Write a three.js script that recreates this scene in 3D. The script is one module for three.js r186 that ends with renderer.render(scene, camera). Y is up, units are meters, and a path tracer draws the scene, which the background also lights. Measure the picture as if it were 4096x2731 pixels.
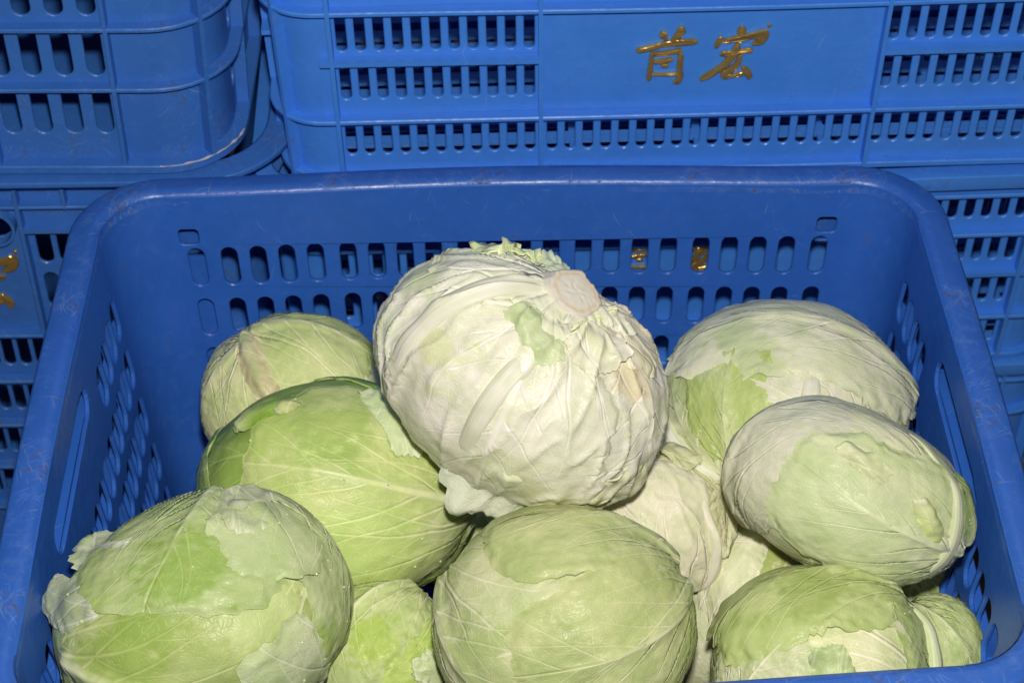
import * as THREE from 'three';
import { mergeGeometries, mergeVertices, toCreasedNormals } from 'three/addons/utils/BufferGeometryUtils.js';
import { ImprovedNoise } from 'three/addons/math/ImprovedNoise.js';

// ---------------------------------------------------------------- camera, light, exposure
const RIM = 0.45;                                        // height of the front crate's rim above the ground
const scene = new THREE.Scene();
const camera = new THREE.PerspectiveCamera(19.39, 1024 / 682, 0.05, 30);
camera.position.set(-0.0202, RIM + 0.8549, 0.8749);
camera.rotation.set(-0.74487, -0.02054, -0.00604, 'YXZ');
camera.focus = 1.14;
camera.userData.fStop = 17;
scene.add(camera);
scene.background = new THREE.Color(0.032, 0.034, 0.036);
const renderer = new THREE.WebGLRenderer({ antialias: true });
renderer.toneMapping = THREE.LinearToneMapping;
renderer.toneMappingExposure = 1;
renderer.shadowMap.enabled = true;

// the flash on top of the camera
const flash = new THREE.PointLight(new THREE.Color(1, 0.975, 0.90), 4.95);
flash.name = 'flash';
flash.position.set(-0.0202 + 0.012, RIM + 0.8549 + 0.078, 0.8749 - 0.075);
flash.castShadow = true; flash.shadow.radius = 1.2;
scene.add(flash);
// cool, weak light from the roof lights of the market
const roofLight = new THREE.RectAreaLight(new THREE.Color(0.9, 0.96, 1), 0.75, 2.4, 1.6);
roofLight.name = 'roof_light';
roofLight.position.set(0.2, 3.0, -1.3);
roofLight.lookAt(0, 0.3, 0);
scene.add(roofLight);

// ---------------------------------------------------------------- helpers
function rng(seed) { let s = seed >>> 0; return () => { s = (s + 0x6d2b79f5) >>> 0; let t = Math.imul(s ^ (s >>> 15), 1 | s); t = (t + Math.imul(t ^ (t >>> 7), 61 | t)) ^ t; return ((t ^ (t >>> 14)) >>> 0) / 4294967296; }; }
const perlin = new ImprovedNoise();
const N3 = (x, y, z) => perlin.noise(x, y, z);
const fbm = (x, y, z, o = 3) => { let s = 0, a = 1; for (let i = 0; i < o; i++) { s += a * N3(x, y, z); x *= 2.03; y *= 2.03; z *= 2.03; a *= 0.5; } return s; };
const clamp = (x, a = 0, b = 1) => Math.min(b, Math.max(a, x));
const smooth = (a, b, x) => { const t = clamp((x - a) / (b - a)); return t * t * (3 - 2 * t); };
const lerp = (a, b, t) => a + (b - a) * t;
const toS = (c) => { c = clamp(c); return Math.round(255 * (c <= 0.0031308 ? c * 12.92 : 1.055 * Math.pow(c, 1 / 2.4) - 0.055)); };
const taken = {};
function numbered(name) { const n = (taken[name] = (taken[name] ?? -1) + 1); return n ? name + '_' + String(n).padStart(3, '0') : name; }
function thing(name, label, category, pos = [0, 0, 0], group) {
  const o = new THREE.Group(); o.name = numbered(name); o.position.set(...pos);
  o.userData = { label, category }; if (group) o.userData.group = group;
  scene.add(o); return o;
}
function mesh(name, geo, mat, parent) { const m = new THREE.Mesh(geo, mat); m.name = name; m.castShadow = m.receiveShadow = true; parent.add(m); return m; }
function texture(data, w, h, srgb, repeat) {
  const t = new THREE.DataTexture(data, w, h, THREE.RGBAFormat, data instanceof Float32Array ? THREE.FloatType : THREE.UnsignedByteType);
  t.magFilter = THREE.LinearFilter; t.minFilter = THREE.LinearFilter;
  if (srgb) t.colorSpace = THREE.SRGBColorSpace;
  if (repeat) t.wrapS = t.wrapT = THREE.RepeatWrapping;
  t.needsUpdate = true; return t;
}

// ---------------------------------------------------------------- plastic
// wear: 0 none .. 1 heavy scratches and dust; the maps tile over 0.25 m
function plasticMaps(seed, scratches, grime, base) {
  const S = 1024, r = rng(seed), scr = new Float32Array(S * S), dirt = new Float32Array(S * S);
  for (let i = 0; i < scratches; i++) {
    let x = r() * S, y = r() * S, a = r() * 6.28, len = 10 + r() * r() * 110, w = 0.3 + r() * r() * 1.6, k = 0.2 + r() * r() * 0.8, bend = (r() - 0.5) * 0.03;
    if (r() < 0.7) { const c = Math.floor(r() * 9); x = (c * 397 % S) + (r() + r() - 1) * 170 + S; y = (c * 733 % S) + (r() + r() - 1) * 130 + S; }
    for (let j = 0; j < len; j++) {
      x += Math.cos(a); y += Math.sin(a); a += bend;
      for (let q = -2; q <= 2; q++) for (let p = -2; p <= 2; p++) {
        const ix = Math.round(x) + p, iy = Math.round(y) + q, d = Math.hypot(ix - x, iy - y), v = k * clamp(1.2 - d / (0.6 + w)) * Math.sin(Math.PI * j / len);
        const at = ((iy + S * 4) % S) * S + ((ix + S * 4) % S); if (v > scr[at]) scr[at] = v;
      }
    }
  }
  const tile = (x, y, f, z) => { // seamless noise
    const u = x / S, v = y / S, n = (a, b) => fbm(a * f, b * f, z, 4);
    return n(u, v) * (1 - u) * (1 - v) + n(u - 1, v) * u * (1 - v) + n(u, v - 1) * (1 - u) * v + n(u - 1, v - 1) * u * v;
  };
  const col = new Uint8Array(S * S * 4), rough = new Uint8Array(S * S * 4), H = new Float32Array(S * S * 4);
  for (let y = 0; y < S; y++) for (let x = 0; x < S; x++) {
    const i = y * S + x, n = tile(x, y, 7, seed * 0.37), m = tile(x, y, 26, seed * 0.77 + 5), sp = tile(x, y, 70, seed + 9);
    const d = clamp((n * 0.7 + m * 0.8 + sp * 0.5 - 0.36) * 1.7) * grime + clamp((sp - 0.62) * 4) * grime * 0.7, s = scr[i] * clamp(0.55 + n * 0.9), tint = 1 + n * 0.10 + m * 0.05;
    const o = i * 4;
    for (let c = 0; c < 3; c++) {
      let v = base[c] * 0.92 * tint;
      v = lerp(v, [0.26, 0.35, 0.52][c], clamp(s * 0.9 + clamp(m - 0.12) * 0.18 * grime));
      v = lerp(v, [0.060, 0.048, 0.040][c], clamp(d * 0.75));
      col[o + c] = toS(v);
    }
    col[o + 3] = 255;
    rough[o] = rough[o + 2] = 0; rough[o + 1] = 255 * clamp(0.36 + n * 0.1 + s * 0.3 + d * 0.4); rough[o + 3] = 255;
    H[o] = H[o + 1] = H[o + 2] = 0.5 + m * 0.25 - s * 0.25 + n * 0.3; H[o + 3] = 1;
  }
  return { map: texture(col, S, S, true, true), rough: texture(rough, S, S, false, true), bump: texture(H, S, S, false, true) };
}
function plastic(name, base, seed, scratches, grime) {
  const maps = plasticMaps(seed, scratches, grime, base);
  const m = new THREE.MeshPhysicalMaterial({ roughness: 1, map: maps.map, roughnessMap: maps.rough, bumpMap: maps.bump, bumpScale: 0.0006, ior: 1.5, specularIntensity: 0.9 });
  m.name = name; return m;
}
const FRONT_BLUE = plastic('deep_blue_plastic', [0.029, 0.130, 0.55], 8, 140, 0.45);
const FRONT_RIM = plastic('scuffed_blue_plastic', [0.032, 0.126, 0.52], 3, 2300, 1.0);
const BACK_BLUE = plastic('mid_blue_plastic', [0.058, 0.245, 0.82], 14, 150, 0.35);
const LEFT_BLUE = plastic('dusty_blue_plastic', [0.043, 0.168, 0.57], 21, 600, 0.45);
const GOLD = new THREE.MeshPhysicalMaterial({ metalness: 0.75, roughness: 0.3 }); GOLD.color.setRGB(0.62, 0.40, 0.12); GOLD.name = 'gold_paint';

// ---------------------------------------------------------------- crates
// A crate is a tapered box with rounded corners. (face, a, y, o): face 0 = +z, 1 = +x, 2 = -z, 3 = -x; a along the face, y height, o outwards from the outer wall face.
class Crate {
  constructor(s) { Object.assign(this, { taper: 0.07, bow: 0, radius: 0.04, wall: 0.003 }, s); }
  warp(p) { if (this.skew) p[2] += (this.skew[0] + this.skew[1] * p[0]) * clamp((p[2] + this.D / 2) / this.D); return p; } // a mould pulled out of square
  half(face) { return face % 2 ? this.D / 2 : this.W / 2; }
  out(face) { return face % 2 ? this.W / 2 : this.D / 2; }
  point(face, a, y, o) {
    const L = this.half(face) - this.radius, ins = (this.H - y) * this.taper, k = (L - ins * 0.6) / L;
    const b = (Array.isArray(this.bow) ? this.bow[face] : this.bow) * (1 - Math.min(1, (a / L) ** 2)) ** 2 * clamp(1 - (this.H - y) / (this.H * 0.9));
    const d = this.out(face) - ins + o + b, t = a * k;
    return this.warp(face === 0 ? [t, y, d] : face === 1 ? [d, y, -t] : face === 2 ? [-t, y, -d] : [-d, y, t]);
  }
  corner(face, ang, y, o) { // the corner after the face's +a end, ang 0..PI/2
    const p0 = this.point(face, this.half(face) - this.radius, y, -this.radius + 0), r = this.radius + o, n = [[0, 1], [1, 0], [0, -1], [-1, 0]], A = n[face], B = n[(face + 1) % 4];
    // centre of the corner: intersection of the inner offsets of both faces
    const ins = (this.H - y) * this.taper, L1 = this.half(face) - this.radius, L2 = this.half((face + 1) % 4) - this.radius;
    const cx1 = L1 - ins * 0.6, cx2 = this.out(face) - ins - this.radius, c = Math.cos(ang), s = Math.sin(ang);
    const e2 = this.half(face) - ins - this.radius; void L2; void p0;
    const t1 = lerp(cx1, e2, 0), along = t1 + 0 * e2;
    // stretch so that both ends meet the walls exactly
    const endA = [along, cx2 + r], L2k = L2 - ins * 0.6, endB = [this.half(face) - ins + o, L2k];
    const cxx = along, czz = L2k, rx = endB[0] - cxx, rz = endA[1] - czz;
    const u = cxx + rx * s, v = czz + rz * c;   // u along the face tangent, v along its normal
    const T = [[1, 0], [0, -1], [-1, 0], [0, 1]][face];
    void B;
    return this.warp([T[0] * u + A[0] * v, y, T[1] * u + A[1] * v]);
  }
  ring(y, o, nc = 9, na = 12) { // closed loop of points round the crate
    const pts = [];
    for (let f = 0; f < 4; f++) {
      const L = this.half(f) - this.radius;
      for (let i = 0; i < na; i++) pts.push(this.point(f, -L + 2 * L * i / na, y, o));
      for (let i = 0; i < nc; i++) pts.push(this.corner(f, Math.PI / 2 * i / nc, y, o));
    }
    return pts;
  }
  sweep(profile, uvScale = 4) { // profile: closed list of [o, y]
    const rows = profile.map(([o, y]) => this.ring(y, o)), n = rows[0].length, m = rows.length, pos = [], uv = [], idx = [];
    let around = [0]; for (let i = 1; i <= n; i++) { const p = rows[0][i - 1], q = rows[0][i % n]; around.push(around[i - 1] + Math.hypot(p[0] - q[0], p[2] - q[2])); }
    let across = [0]; for (let j = 1; j <= m; j++) { const p = profile[j - 1], q = profile[j % m]; across.push(across[j - 1] + Math.hypot(p[0] - q[0], p[1] - q[1])); }
    for (let j = 0; j <= m; j++) for (let i = 0; i <= n; i++) { pos.push(...rows[j % m][i % n]); uv.push(around[i] * uvScale, across[j] * uvScale); }
    for (let j = 0; j < m; j++) for (let i = 0; i < n; i++) { const a = j * (n + 1) + i, b = a + 1, c = a + n + 1, d = c + 1; idx.push(a, b, c, b, d, c); }
    const g = new THREE.BufferGeometry(); g.setAttribute('position', new THREE.Float32BufferAttribute(pos, 3)); g.setAttribute('uv', new THREE.Float32BufferAttribute(uv, 2)); g.setIndex(idx);
    return g;
  }
  bend(g, face) { // a geometry drawn as (a, y, o) put on the wall; uv in metres * 4
    const p = g.attributes.position, uv = new Float32Array(p.count * 2);
    const nn = g.attributes.normal, e = 0.0005, A = new THREE.Vector3(), Y = new THREE.Vector3(), O = new THREE.Vector3(), V = (x, y, o) => new THREE.Vector3(...this.point(face, x, y, o));
    for (let i = 0; i < p.count; i++) {
      const a = p.getX(i), y = p.getY(i), o = p.getZ(i); uv[2 * i] = (a + face * 0.37 + this.W) * 4; uv[2 * i + 1] = (y + o) * 4;
      A.copy(V(a + e, y, o)).sub(V(a - e, y, o)).normalize(); Y.copy(V(a, y + e, o)).sub(V(a, y - e, o)).normalize(); O.crossVectors(A, Y).normalize();
      const N = A.clone().multiplyScalar(nn.getX(i)).addScaledVector(Y, nn.getY(i)).addScaledVector(O, nn.getZ(i)).normalize();
      p.setXYZ(i, ...this.point(face, a, y, o)); nn.setXYZ(i, N.x, N.y, N.z);
    }
    g.setAttribute('uv', new THREE.BufferAttribute(uv, 2));
    return g;
  }
  wallGeo(face, y0, y1, holes) {
    const L = this.half(face) - this.radius + 0.0007, sh = new THREE.Shape(), n = 24;
    for (let i = 0; i <= n; i++) { const a = -L + 2 * L * i / n; i ? sh.lineTo(a, y0) : sh.moveTo(a, y0); }
    for (let i = 0; i <= n; i++) sh.lineTo(L - 2 * L * i / n, y1);
    for (const [x, y, w, h, rad] of holes) {
      const r = Math.min(rad ?? w / 2, w / 2, h / 2), q = new THREE.Path(), k = 4;
      const cs = [[x + w / 2 - r, y + h / 2 - r, 0], [x - w / 2 + r, y + h / 2 - r, 1], [x - w / 2 + r, y - h / 2 + r, 2], [x + w / 2 - r, y - h / 2 + r, 3]];
      let first = true;
      for (const [cx, cy, t] of cs) for (let i = 0; i <= k; i++) { const an = (t + i / k) * Math.PI / 2, px = cx + r * Math.cos(an), py = cy + r * Math.sin(an); first ? q.moveTo(px, py) : q.lineTo(px, py); first = false; }
      q.closePath(); sh.holes.push(q);
    }
    const bv = 0.0007, g = new THREE.ExtrudeGeometry(sh, { depth: this.wall - 2 * bv, bevelEnabled: true, bevelSize: bv, bevelOffset: -bv, bevelThickness: bv, bevelSegments: 1, steps: 1 });
    g.translate(0, 0, -this.wall + bv);
    return this.bend(g, face);
  }
  cornerGeo(face, y0, y1) {
    const nu = 10, nv = 6, pos = [], uv = [], idx = [];
    for (const o of [0, -this.wall]) for (let j = 0; j <= nv; j++) for (let i = 0; i <= nu; i++) { const y = lerp(y0, y1, j / nv); pos.push(...this.corner(face, Math.PI / 2 * i / nu, y, o)); uv.push((i / nu * this.radius * 1.57) * 4 + face, y * 4); }
    const n = (nu + 1) * (nv + 1);
    for (let s = 0; s < 2; s++) for (let j = 0; j < nv; j++) for (let i = 0; i < nu; i++) { const a = s * n + j * (nu + 1) + i, b = a + 1, c = a + nu + 1, d = c + 1; s ? idx.push(a, c, b, b, c, d) : idx.push(a, b, c, b, d, c); }
    const g = new THREE.BufferGeometry(); g.setAttribute('position', new THREE.Float32BufferAttribute(pos, 3)); g.setAttribute('uv', new THREE.Float32BufferAttribute(uv, 2)); g.setIndex(idx); g.computeVertexNormals();
    return g;
  }
  ridge(face, a, y0, y1, w, o0, o1) { // an upright rib on the outside of a wall
    const g = new THREE.BoxGeometry(w, y1 - y0, o1 - o0, 1, 6, 1); g.translate(a, (y0 + y1) / 2, (o0 + o1) / 2);
    return this.bend(g, face);
  }
  cornerRidge(face, ang, y0, y1, w, o0, o1) {
    const pos = [], idx = [], uv = [], n = 6;
    for (let j = 0; j <= n; j++) { const y = lerp(y0, y1, j / n), a = this.corner(face, ang, y, o0), b = this.corner(face, ang, y, o1), t = new THREE.Vector3(b[0] - a[0], 0, b[2] - a[2]).normalize(), q = [-t.z * w / 2, t.x * w / 2];
      for (const [p, s] of [[a, 1], [b, 1], [b, -1], [a, -1]]) { pos.push(p[0] + q[0] * s, y, p[2] + q[1] * s); uv.push(p[0] * 4, y * 4); } }
    for (let j = 0; j < n; j++) for (let k = 0; k < 3; k++) { const a = j * 4 + k, b = a + 1, c = a + 4, d = a + 5; idx.push(a, c, b, b, c, d); }
    idx.push(0, 1, 2, 0, 2, 3);
    const g = new THREE.BufferGeometry(); g.setAttribute('position', new THREE.Float32BufferAttribute(pos, 3)); g.setAttribute('uv', new THREE.Float32BufferAttribute(uv, 2)); g.setIndex(idx);
    return toCreasedNormals(g.toNonIndexed(), 0.5);
  }
  ledge(y, t, o0, o1) { const e = 0.0008; return toCreasedNormals(this.sweep([[o0, y - t / 2], [o1 - e, y - t / 2], [o1, y - t / 2 + e], [o1, y + t / 2 - e], [o1 - e, y + t / 2], [o0, y + t / 2]]).toNonIndexed(), 0.6); }
  base(t, y0 = 0) { // bottom plate
    const sh = new THREE.Shape(); this.ring(y0, -this.wall).forEach((p, i) => (i ? sh.lineTo(p[0], -p[2]) : sh.moveTo(p[0], -p[2])));
    const g = new THREE.ExtrudeGeometry(sh, { depth: t, bevelEnabled: false }); g.rotateX(-Math.PI / 2); g.translate(0, y0 + 0.001, 0);
    const p = g.attributes.position, uv = g.attributes.uv; for (let i = 0; i < p.count; i++) uv.setXY(i, p.getX(i) * 4, p.getZ(i) * 4);
    return g;
  }
}
function slotRow(xs, y, w, h) { return xs.map((x) => [x, y, w, h]); }
function spread(x0, x1, n) { return Array.from({ length: n }, (_, i) => x0 + (x1 - x0) * (i + 0.5) / n); }

// --- brush-written gold characters, drawn in units of one character height (strokes: [x, y, width] lists)
const SHOU = [
  [[[0.10, 0.92, 0.10], [0.15, 0.87, 0.16], [0.21, 0.79, 0.08]].map(([x, y, w]) => [x + 0.13, y, w])],
  [[[0.62, 1.0, 0.19], [0.53, 0.87, 0.14], [0.42, 0.75, 0.06]]],
  [[[-0.18, 0.59, 0.12], [0.06, 0.64, 0.11], [0.30, 0.70, 0.10], [0.60, 0.73, 0.15], [0.88, 0.74, 0.13]]],
  [[[0.10, 0.55, 0.10], [0.09, 0.30, 0.11], [0.07, 0.03, 0.13]]],
  [[[0.60, 0.55, 0.13], [0.60, 0.28, 0.13], [0.60, 0.03, 0.14], [0.50, -0.03, 0.08]]],
  [[[0.10, 0.52, 0.09], [0.36, 0.54, 0.09], [0.62, 0.58, 0.10]]],
  [[[0.14, 0.37, 0.07], [0.30, 0.39, 0.09], [0.48, 0.42, 0.07]]],
  [[[0.27, 0.30, 0.07], [0.40, 0.31, 0.08]]],
  [[[0.12, 0.15, 0.05], [0.36, 0.13, 0.06], [0.60, 0.14, 0.07]]],
].map((s) => s[0]);
const HONG = [
  [[0.68, 0.99, 0.16], [0.70, 0.91, 0.22], [0.72, 0.82, 0.16]],
  [[0.31, 0.81, 0.09], [0.25, 0.72, 0.14], [0.19, 0.62, 0.10]],
  [[0.30, 0.73, 0.10], [0.62, 0.77, 0.13], [0.95, 0.82, 0.14], [1.18, 0.84, 0.20], [1.13, 0.74, 0.17], [0.93, 0.66, 0.07]],
  [[0.30, 0.49, 0.13], [0.60, 0.52, 0.08], [0.97, 0.56, 0.11]],
  [[0.68, 0.72, 0.15], [0.57, 0.47, 0.17], [0.32, 0.23, 0.15], [0.02, 0.06, 0.12], [-0.08, 0.02, 0.04]],
  [[0.74, 0.48, 0.12], [0.66, 0.28, 0.14], [0.42, 0.12, 0.15], [0.36, 0.07, 0.10]],
  [[0.36, 0.07, 0.12], [0.62, 0.08, 0.09], [0.86, 0.13, 0.08]],
  [[0.78, 0.24, 0.10], [0.90, 0.14, 0.17], [0.98, 0.02, 0.14]],
  [[1.21, 1.0, 0.03], [1.25, 1.0, 0.07], [1.29, 1.0, 0.03]],
];
function strokeGeo(pts, size, seed) {
  const P = pts.map(([x, y, w]) => new THREE.Vector3(x, y, w)), n = Math.max(8, pts.length * 6), up = [], dn = [], r = rng(seed);
  const curve = new THREE.CatmullRomCurve3(P.map((p) => new THREE.Vector3(p.x, p.y, 0))), wid = (t) => { const f = t * (P.length - 1), i = Math.min(P.length - 2, Math.floor(f)); return lerp(P[i].z, P[i + 1].z, f - i); };
  for (let i = 0; i <= n; i++) {
    const t = i / n, p = curve.getPoint(t), d = curve.getTangent(t), end = Math.min(1, Math.sqrt(Math.min(t, 1 - t) * 8 + 0.12)), w = wid(t) / 2 * 0.82 * end * (0.86 + r() * 0.28);
    up.push([p.x - d.y * w, p.y + d.x * w]); dn.push([p.x + d.y * w, p.y - d.x * w]);
  }
  const sh = new THREE.Shape(); [...up, ...dn.reverse()].forEach(([x, y], i) => (i ? sh.lineTo(x * size, y * size) : sh.moveTo(x * size, y * size)));
  return new THREE.ExtrudeGeometry(sh, { depth: 0.0004, bevelEnabled: true, bevelThickness: 0.0012, bevelSize: 0.0009, bevelOffset: -0.0007, bevelSegments: 3 });
}
function lettering(crate, face, x, y, size, strokes, seed, parent, name) { const squeeze = strokes === HONG ? 0.74 : 0.87;
  const g = mergeGeometries(strokes.map((s, i) => strokeGeo(s, size, seed + i)));
  g.scale(squeeze, 1, 1); g.translate(x, y, 0.0006);
  const p = g.attributes.position;
  for (let i = 0; i < p.count; i++) { const a = p.getX(i), b = p.getY(i); p.setZ(i, p.getZ(i) + 0.0005 * N3(a * 260, b * 260, seed)); }
  return mesh(name, crate.bend(toCreasedNormals(g, 0.9), face), GOLD, parent);
}

// ---- front crate (open, full of cabbages); the same mould also stands at upper left behind it
const RIBS = [-0.2105, -0.1263, -0.0421, 0.0421, 0.1263, 0.2105];
function rows22() { // 22 slots with a wider gap at each rib
  const xs = []; let x = 0; for (let i = 0; i < 22; i++) { xs.push(x); x += (i % 4 === 0) ? 0.0232 : 0.0204; }
  const c = (xs[0] + xs[21]) / 2; return xs.map((v) => v - c);
}
function frontCrate(name, label, H, mat, rimMat, k) {
  // k: { S scale, pitch, row, first, slot: [w, h], skirt, rimOut, endBay: slots in the end bays }
  const root = thing(name, label, 'crate', [0, 0, 0]);
  const S = k.S, c = new Crate({ W: 0.560 * S, D: 0.424 * S, H, radius: k.radius, wall: 0.003, taper: k.taper, bow: [0.003, 0.002, 0.007, 0.002], skew: k.skew });
  const top = H - 0.003, long = [], short = [], rowY = [];
  for (let i = 0; i < 9; i++) { const y = H - k.first - k.row * i; if (y - k.slot[1] / 2 < 0.014) break; rowY.push(y); }
  const xs = rows22().map((v) => v * S).slice(k.endBay ? 0 : 1, k.endBay ? 22 : 21), zs = spread(-0.164 * S, 0.164 * S, 16);
  rowY.forEach((y, i) => { long.push(...slotRow(xs, y, k.slot[0], k.slot[1])); short.push(...slotRow(i === 0 ? zs.filter((z) => Math.abs(z - 0.004) > 0.077 * S) : zs, y, k.sideSlot ?? k.slot[0], k.slot[1])); });
  const notches = [[-0.2255 * S, H - 0.0365, 0.0140, 0.0125, 0.003], [0.2255 * S, H - 0.0365, 0.0140, 0.0125, 0.003]];
  const handle = [0.004 * S, H - 0.038 * S, 0.128 * S, 0.022 * S];
  mesh('end_wall', c.wallGeo(0, 0, top, [...long, ...notches]), mat, root);
  mesh('side_wall', c.wallGeo(1, 0, top, [...short, [-handle[0], ...handle.slice(1)]]), mat, root);
  mesh('end_wall', c.wallGeo(2, 0, top, [...long, ...notches]), mat, root);
  mesh('side_wall', c.wallGeo(3, 0, top, [...short, handle]), mat, root);
  for (let f = 0; f < 4; f++) mesh('corner_wall', c.cornerGeo(f, 0, top), mat, root);
  const w = 0.0032, R = k.rimOut, sk = k.skirt;
  mesh('rim', mergeVertices(c.sweep([[-w, H - 0.010], [-w + 0.0003, H - 0.0045], [-w + 0.0017, H - 0.0016], [-w + 0.0045, H - 0.0002], [0.004, H + 0.0002], [0.0105 * R / 0.0185, H - 0.0004], [R - 0.003, H - 0.0013], [R - 0.0008, H - 0.0028], [R, H - 0.006], [R + 0.0002, H - 0.02], [R, H - sk], [R - 0.002, H - sk], [R - 0.0022, H - 0.006], [R - 0.005, H - 0.0042], [0.002, H - 0.0036], [0.0004, H - 0.01]])), rimMat, root).geometry.computeVertexNormals();
  // the grip behind each hand hole, closed towards the skirt
  for (const f of [1, 3]) { const g = new THREE.BoxGeometry(0.150 * S, 0.003, R - 0.0025, 12, 1, 1); g.translate(f === 1 ? -handle[0] : handle[0], H - 0.051 * S, (R - 0.0025) / 2 + 0.0002); mesh('hand_grip', c.bend(g, f), mat, root); }
  rowY.forEach((y, i) => { const q = y + k.slot[1] / 2 + 0.0035; if (i || k.topLedge) mesh('ledge', c.ledge(q, 0.0034, 0.0001, 0.0092), mat, root); });
  const yTop = H - sk + 0.004;
  for (const f of [0, 2]) for (const x of RIBS) mesh('rib', c.ridge(f, x * S, 0.004, yTop, 0.0030, 0.0001, 0.0090), mat, root);
  for (const f of [1, 3]) for (const x of [-0.1445, -0.0626, 0.0626, 0.1445]) mesh('rib', c.ridge(f, x * S, 0.004, yTop, 0.0030, 0.0001, 0.0090), mat, root);
  for (let f = 0; f < 4; f++) mesh('corner_rib', c.cornerRidge(f, 0.72, 0.002, yTop, 0.0032, -0.001, 0.0096), mat, root);
  if (k.endBay) for (const [f, s] of [[0, -1], [0, 1], [2, 1]]) { const g = new THREE.BoxGeometry(0.030 * S, H - sk - 0.01, 0.002, 2, 6, 1); g.translate(s * 0.2265 * S, (H - sk) / 2, 0.0086); mesh('corner_plate', c.bend(g, f), mat, root); }
  mesh('foot_flange', c.ledge(0.005, 0.007, 0.0001, 0.0105), mat, root);
  mesh('floor', c.base(0.004), mat, root);
  return root;
}
const front = frontCrate('produce_crate', 'deep blue plastic crate in front holding the cabbages, with a wide scuffed rim', RIM, FRONT_BLUE, FRONT_RIM, { S: 1, row: 0.0435, first: 0.062, slot: [0.0118, 0.0318], skirt: 0.056, rimOut: 0.0185, radius: 0.043, taper: 0.095, endBay: true, sideSlot: 0.0168, skew: [0.009, -0.040] });

// ---- panel crates: low crates with a blank name panel between two blocks of narrow slots
function panelCrate(name, label, mat, ys, H, gold, rimMat) {
  const root = thing(name, label, 'crate', [0, 0, 0], undefined);
  const c = new Crate({ W: 0.616, D: 0.42, H, radius: 0.034, wall: 0.003, taper: 0.035, bow: [0.004, 0, 0.003, 0] });
  const ribX = [-0.2645, -0.1195, 0.1195, 0.2645];
  const holes = { panel: [], plain: [] };
  ys.forEach(([y, h], k) => {
    const L = slotRow(spread(-0.2635, -0.1205, 11), y, 0.0075, h), Rr = slotRow(spread(0.1205, 0.2635, 11), y, 0.0075, h);
    const M = slotRow(spread(-0.1175, 0.1175, 18), y, 0.0076, h);
    holes.panel.push(...L, ...Rr, ...(k ? [] : M)); holes.plain.push(...L, ...Rr, ...M);
  });
  const side = ys.flatMap(([y, h]) => slotRow(spread(-0.155, 0.155, 22), y, 0.0078, h));
  const top = H - 0.002;
  mesh('front_wall', c.wallGeo(0, 0, top, holes.panel), mat, root);
  mesh('side_wall', c.wallGeo(1, 0, top, side), mat, root);
  mesh('rear_wall', c.wallGeo(2, 0, top, holes.panel), mat, root);
  mesh('side_wall', c.wallGeo(3, 0, top, side), mat, root);
  for (let f = 0; f < 4; f++) mesh('corner_wall', c.cornerGeo(f, 0, top), mat, root);
  const ledgeY = ys.map(([y, h]) => y + h / 2 + 0.0019);
  ledgeY.forEach((y, k) => {
    if (k === 1) { // interrupted by the panel on the long faces: build it from straight pieces
      for (const f of [0, 2]) for (const [a0, a1] of [[-0.273, -0.1195], [0.1195, 0.273]]) { const g = new THREE.BoxGeometry(a1 - a0, 0.0036, 0.0085, 8, 1, 1).toNonIndexed(); g.translate((a0 + a1) / 2, y, 0.0044); mesh('ledge', c.bend(g, f), mat, root); }
      for (const f of [1, 3]) { const g = new THREE.BoxGeometry(0.35, 0.0036, 0.0085, 8, 1, 1).toNonIndexed(); g.translate(0, y, 0.0044); mesh('ledge', c.bend(g, f), mat, root); }
    } else mesh('ledge', c.ledge(y, 0.0036, 0.0001, 0.0088), mat, root);
  });
  for (const f of [0, 2]) for (const x of ribX) mesh('rib', c.ridge(f, x, 0.001, H - 0.012, 0.003, 0.0001, 0.0092), mat, root);
  for (const f of [1, 3]) for (const x of [-0.157, 0, 0.157]) mesh('rib', c.ridge(f, x, 0.001, H - 0.012, 0.003, 0.0001, 0.0092), mat, root);
  for (let f = 0; f < 4; f++) mesh('corner_rib', c.cornerRidge(f, 0.8, 0.001, H - 0.012, 0.003, -0.001, 0.0092), mat, root);
  const R = 0.0125;
  mesh('rim', mergeVertices(c.sweep([[-0.003, H - 0.008], [-0.0028, H - 0.001], [-0.001, H], [R - 0.001, H], [R, H - 0.0012], [R, H - 0.0125], [R - 0.0018, H - 0.0125], [R - 0.0018, H - 0.0024], [0.0004, H - 0.0024], [0.0004, H - 0.008]])), rimMat ?? mat, root).geometry.computeVertexNormals();
  mesh('foot_flange', c.ledge(0.003, 0.005, 0.0001, 0.0070), mat, root);
  const bar = new THREE.BoxGeometry(c.W - 0.03, 0.004, 0.0095), cross = new THREE.BoxGeometry(0.006, 0.0036, c.D - 0.03);
  for (let k = 0; k < 20; k++) mesh('floor_bar', bar, mat, root).position.set(0, 0.004, (k - 9.5) * 0.0198);
  for (let k = 0; k < 7; k++) mesh('cross_bar', cross, mat, root).position.set((k - 3) * 0.092, 0.0035, 0);
  if (gold) { lettering(c, 0, gold[0], gold[1], 0.0465, SHOU, 40, root, 'gold_character'); lettering(c, 0, gold[0] + 0.0415, gold[1], 0.0465, HONG, 60, root, 'gold_character'); }
  return root;
}
function place(o, x, y, z, turn) { o.position.set(x, y, z); o.rotation.y = turn; }
const ROWS_B = [[0.0363, 0.033], [0.0868, 0.034], [0.1282, 0.034]];
const B = panelCrate('panel_crate', 'bright blue crate behind with the gold characters 首宏 fully in view on its panel', BACK_BLUE, ROWS_B, 0.188, [-0.0455, 0.0805]);
place(B, 0.1405, RIM - 0.0435, -0.2835 - 0.2035, 0.012);
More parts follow.
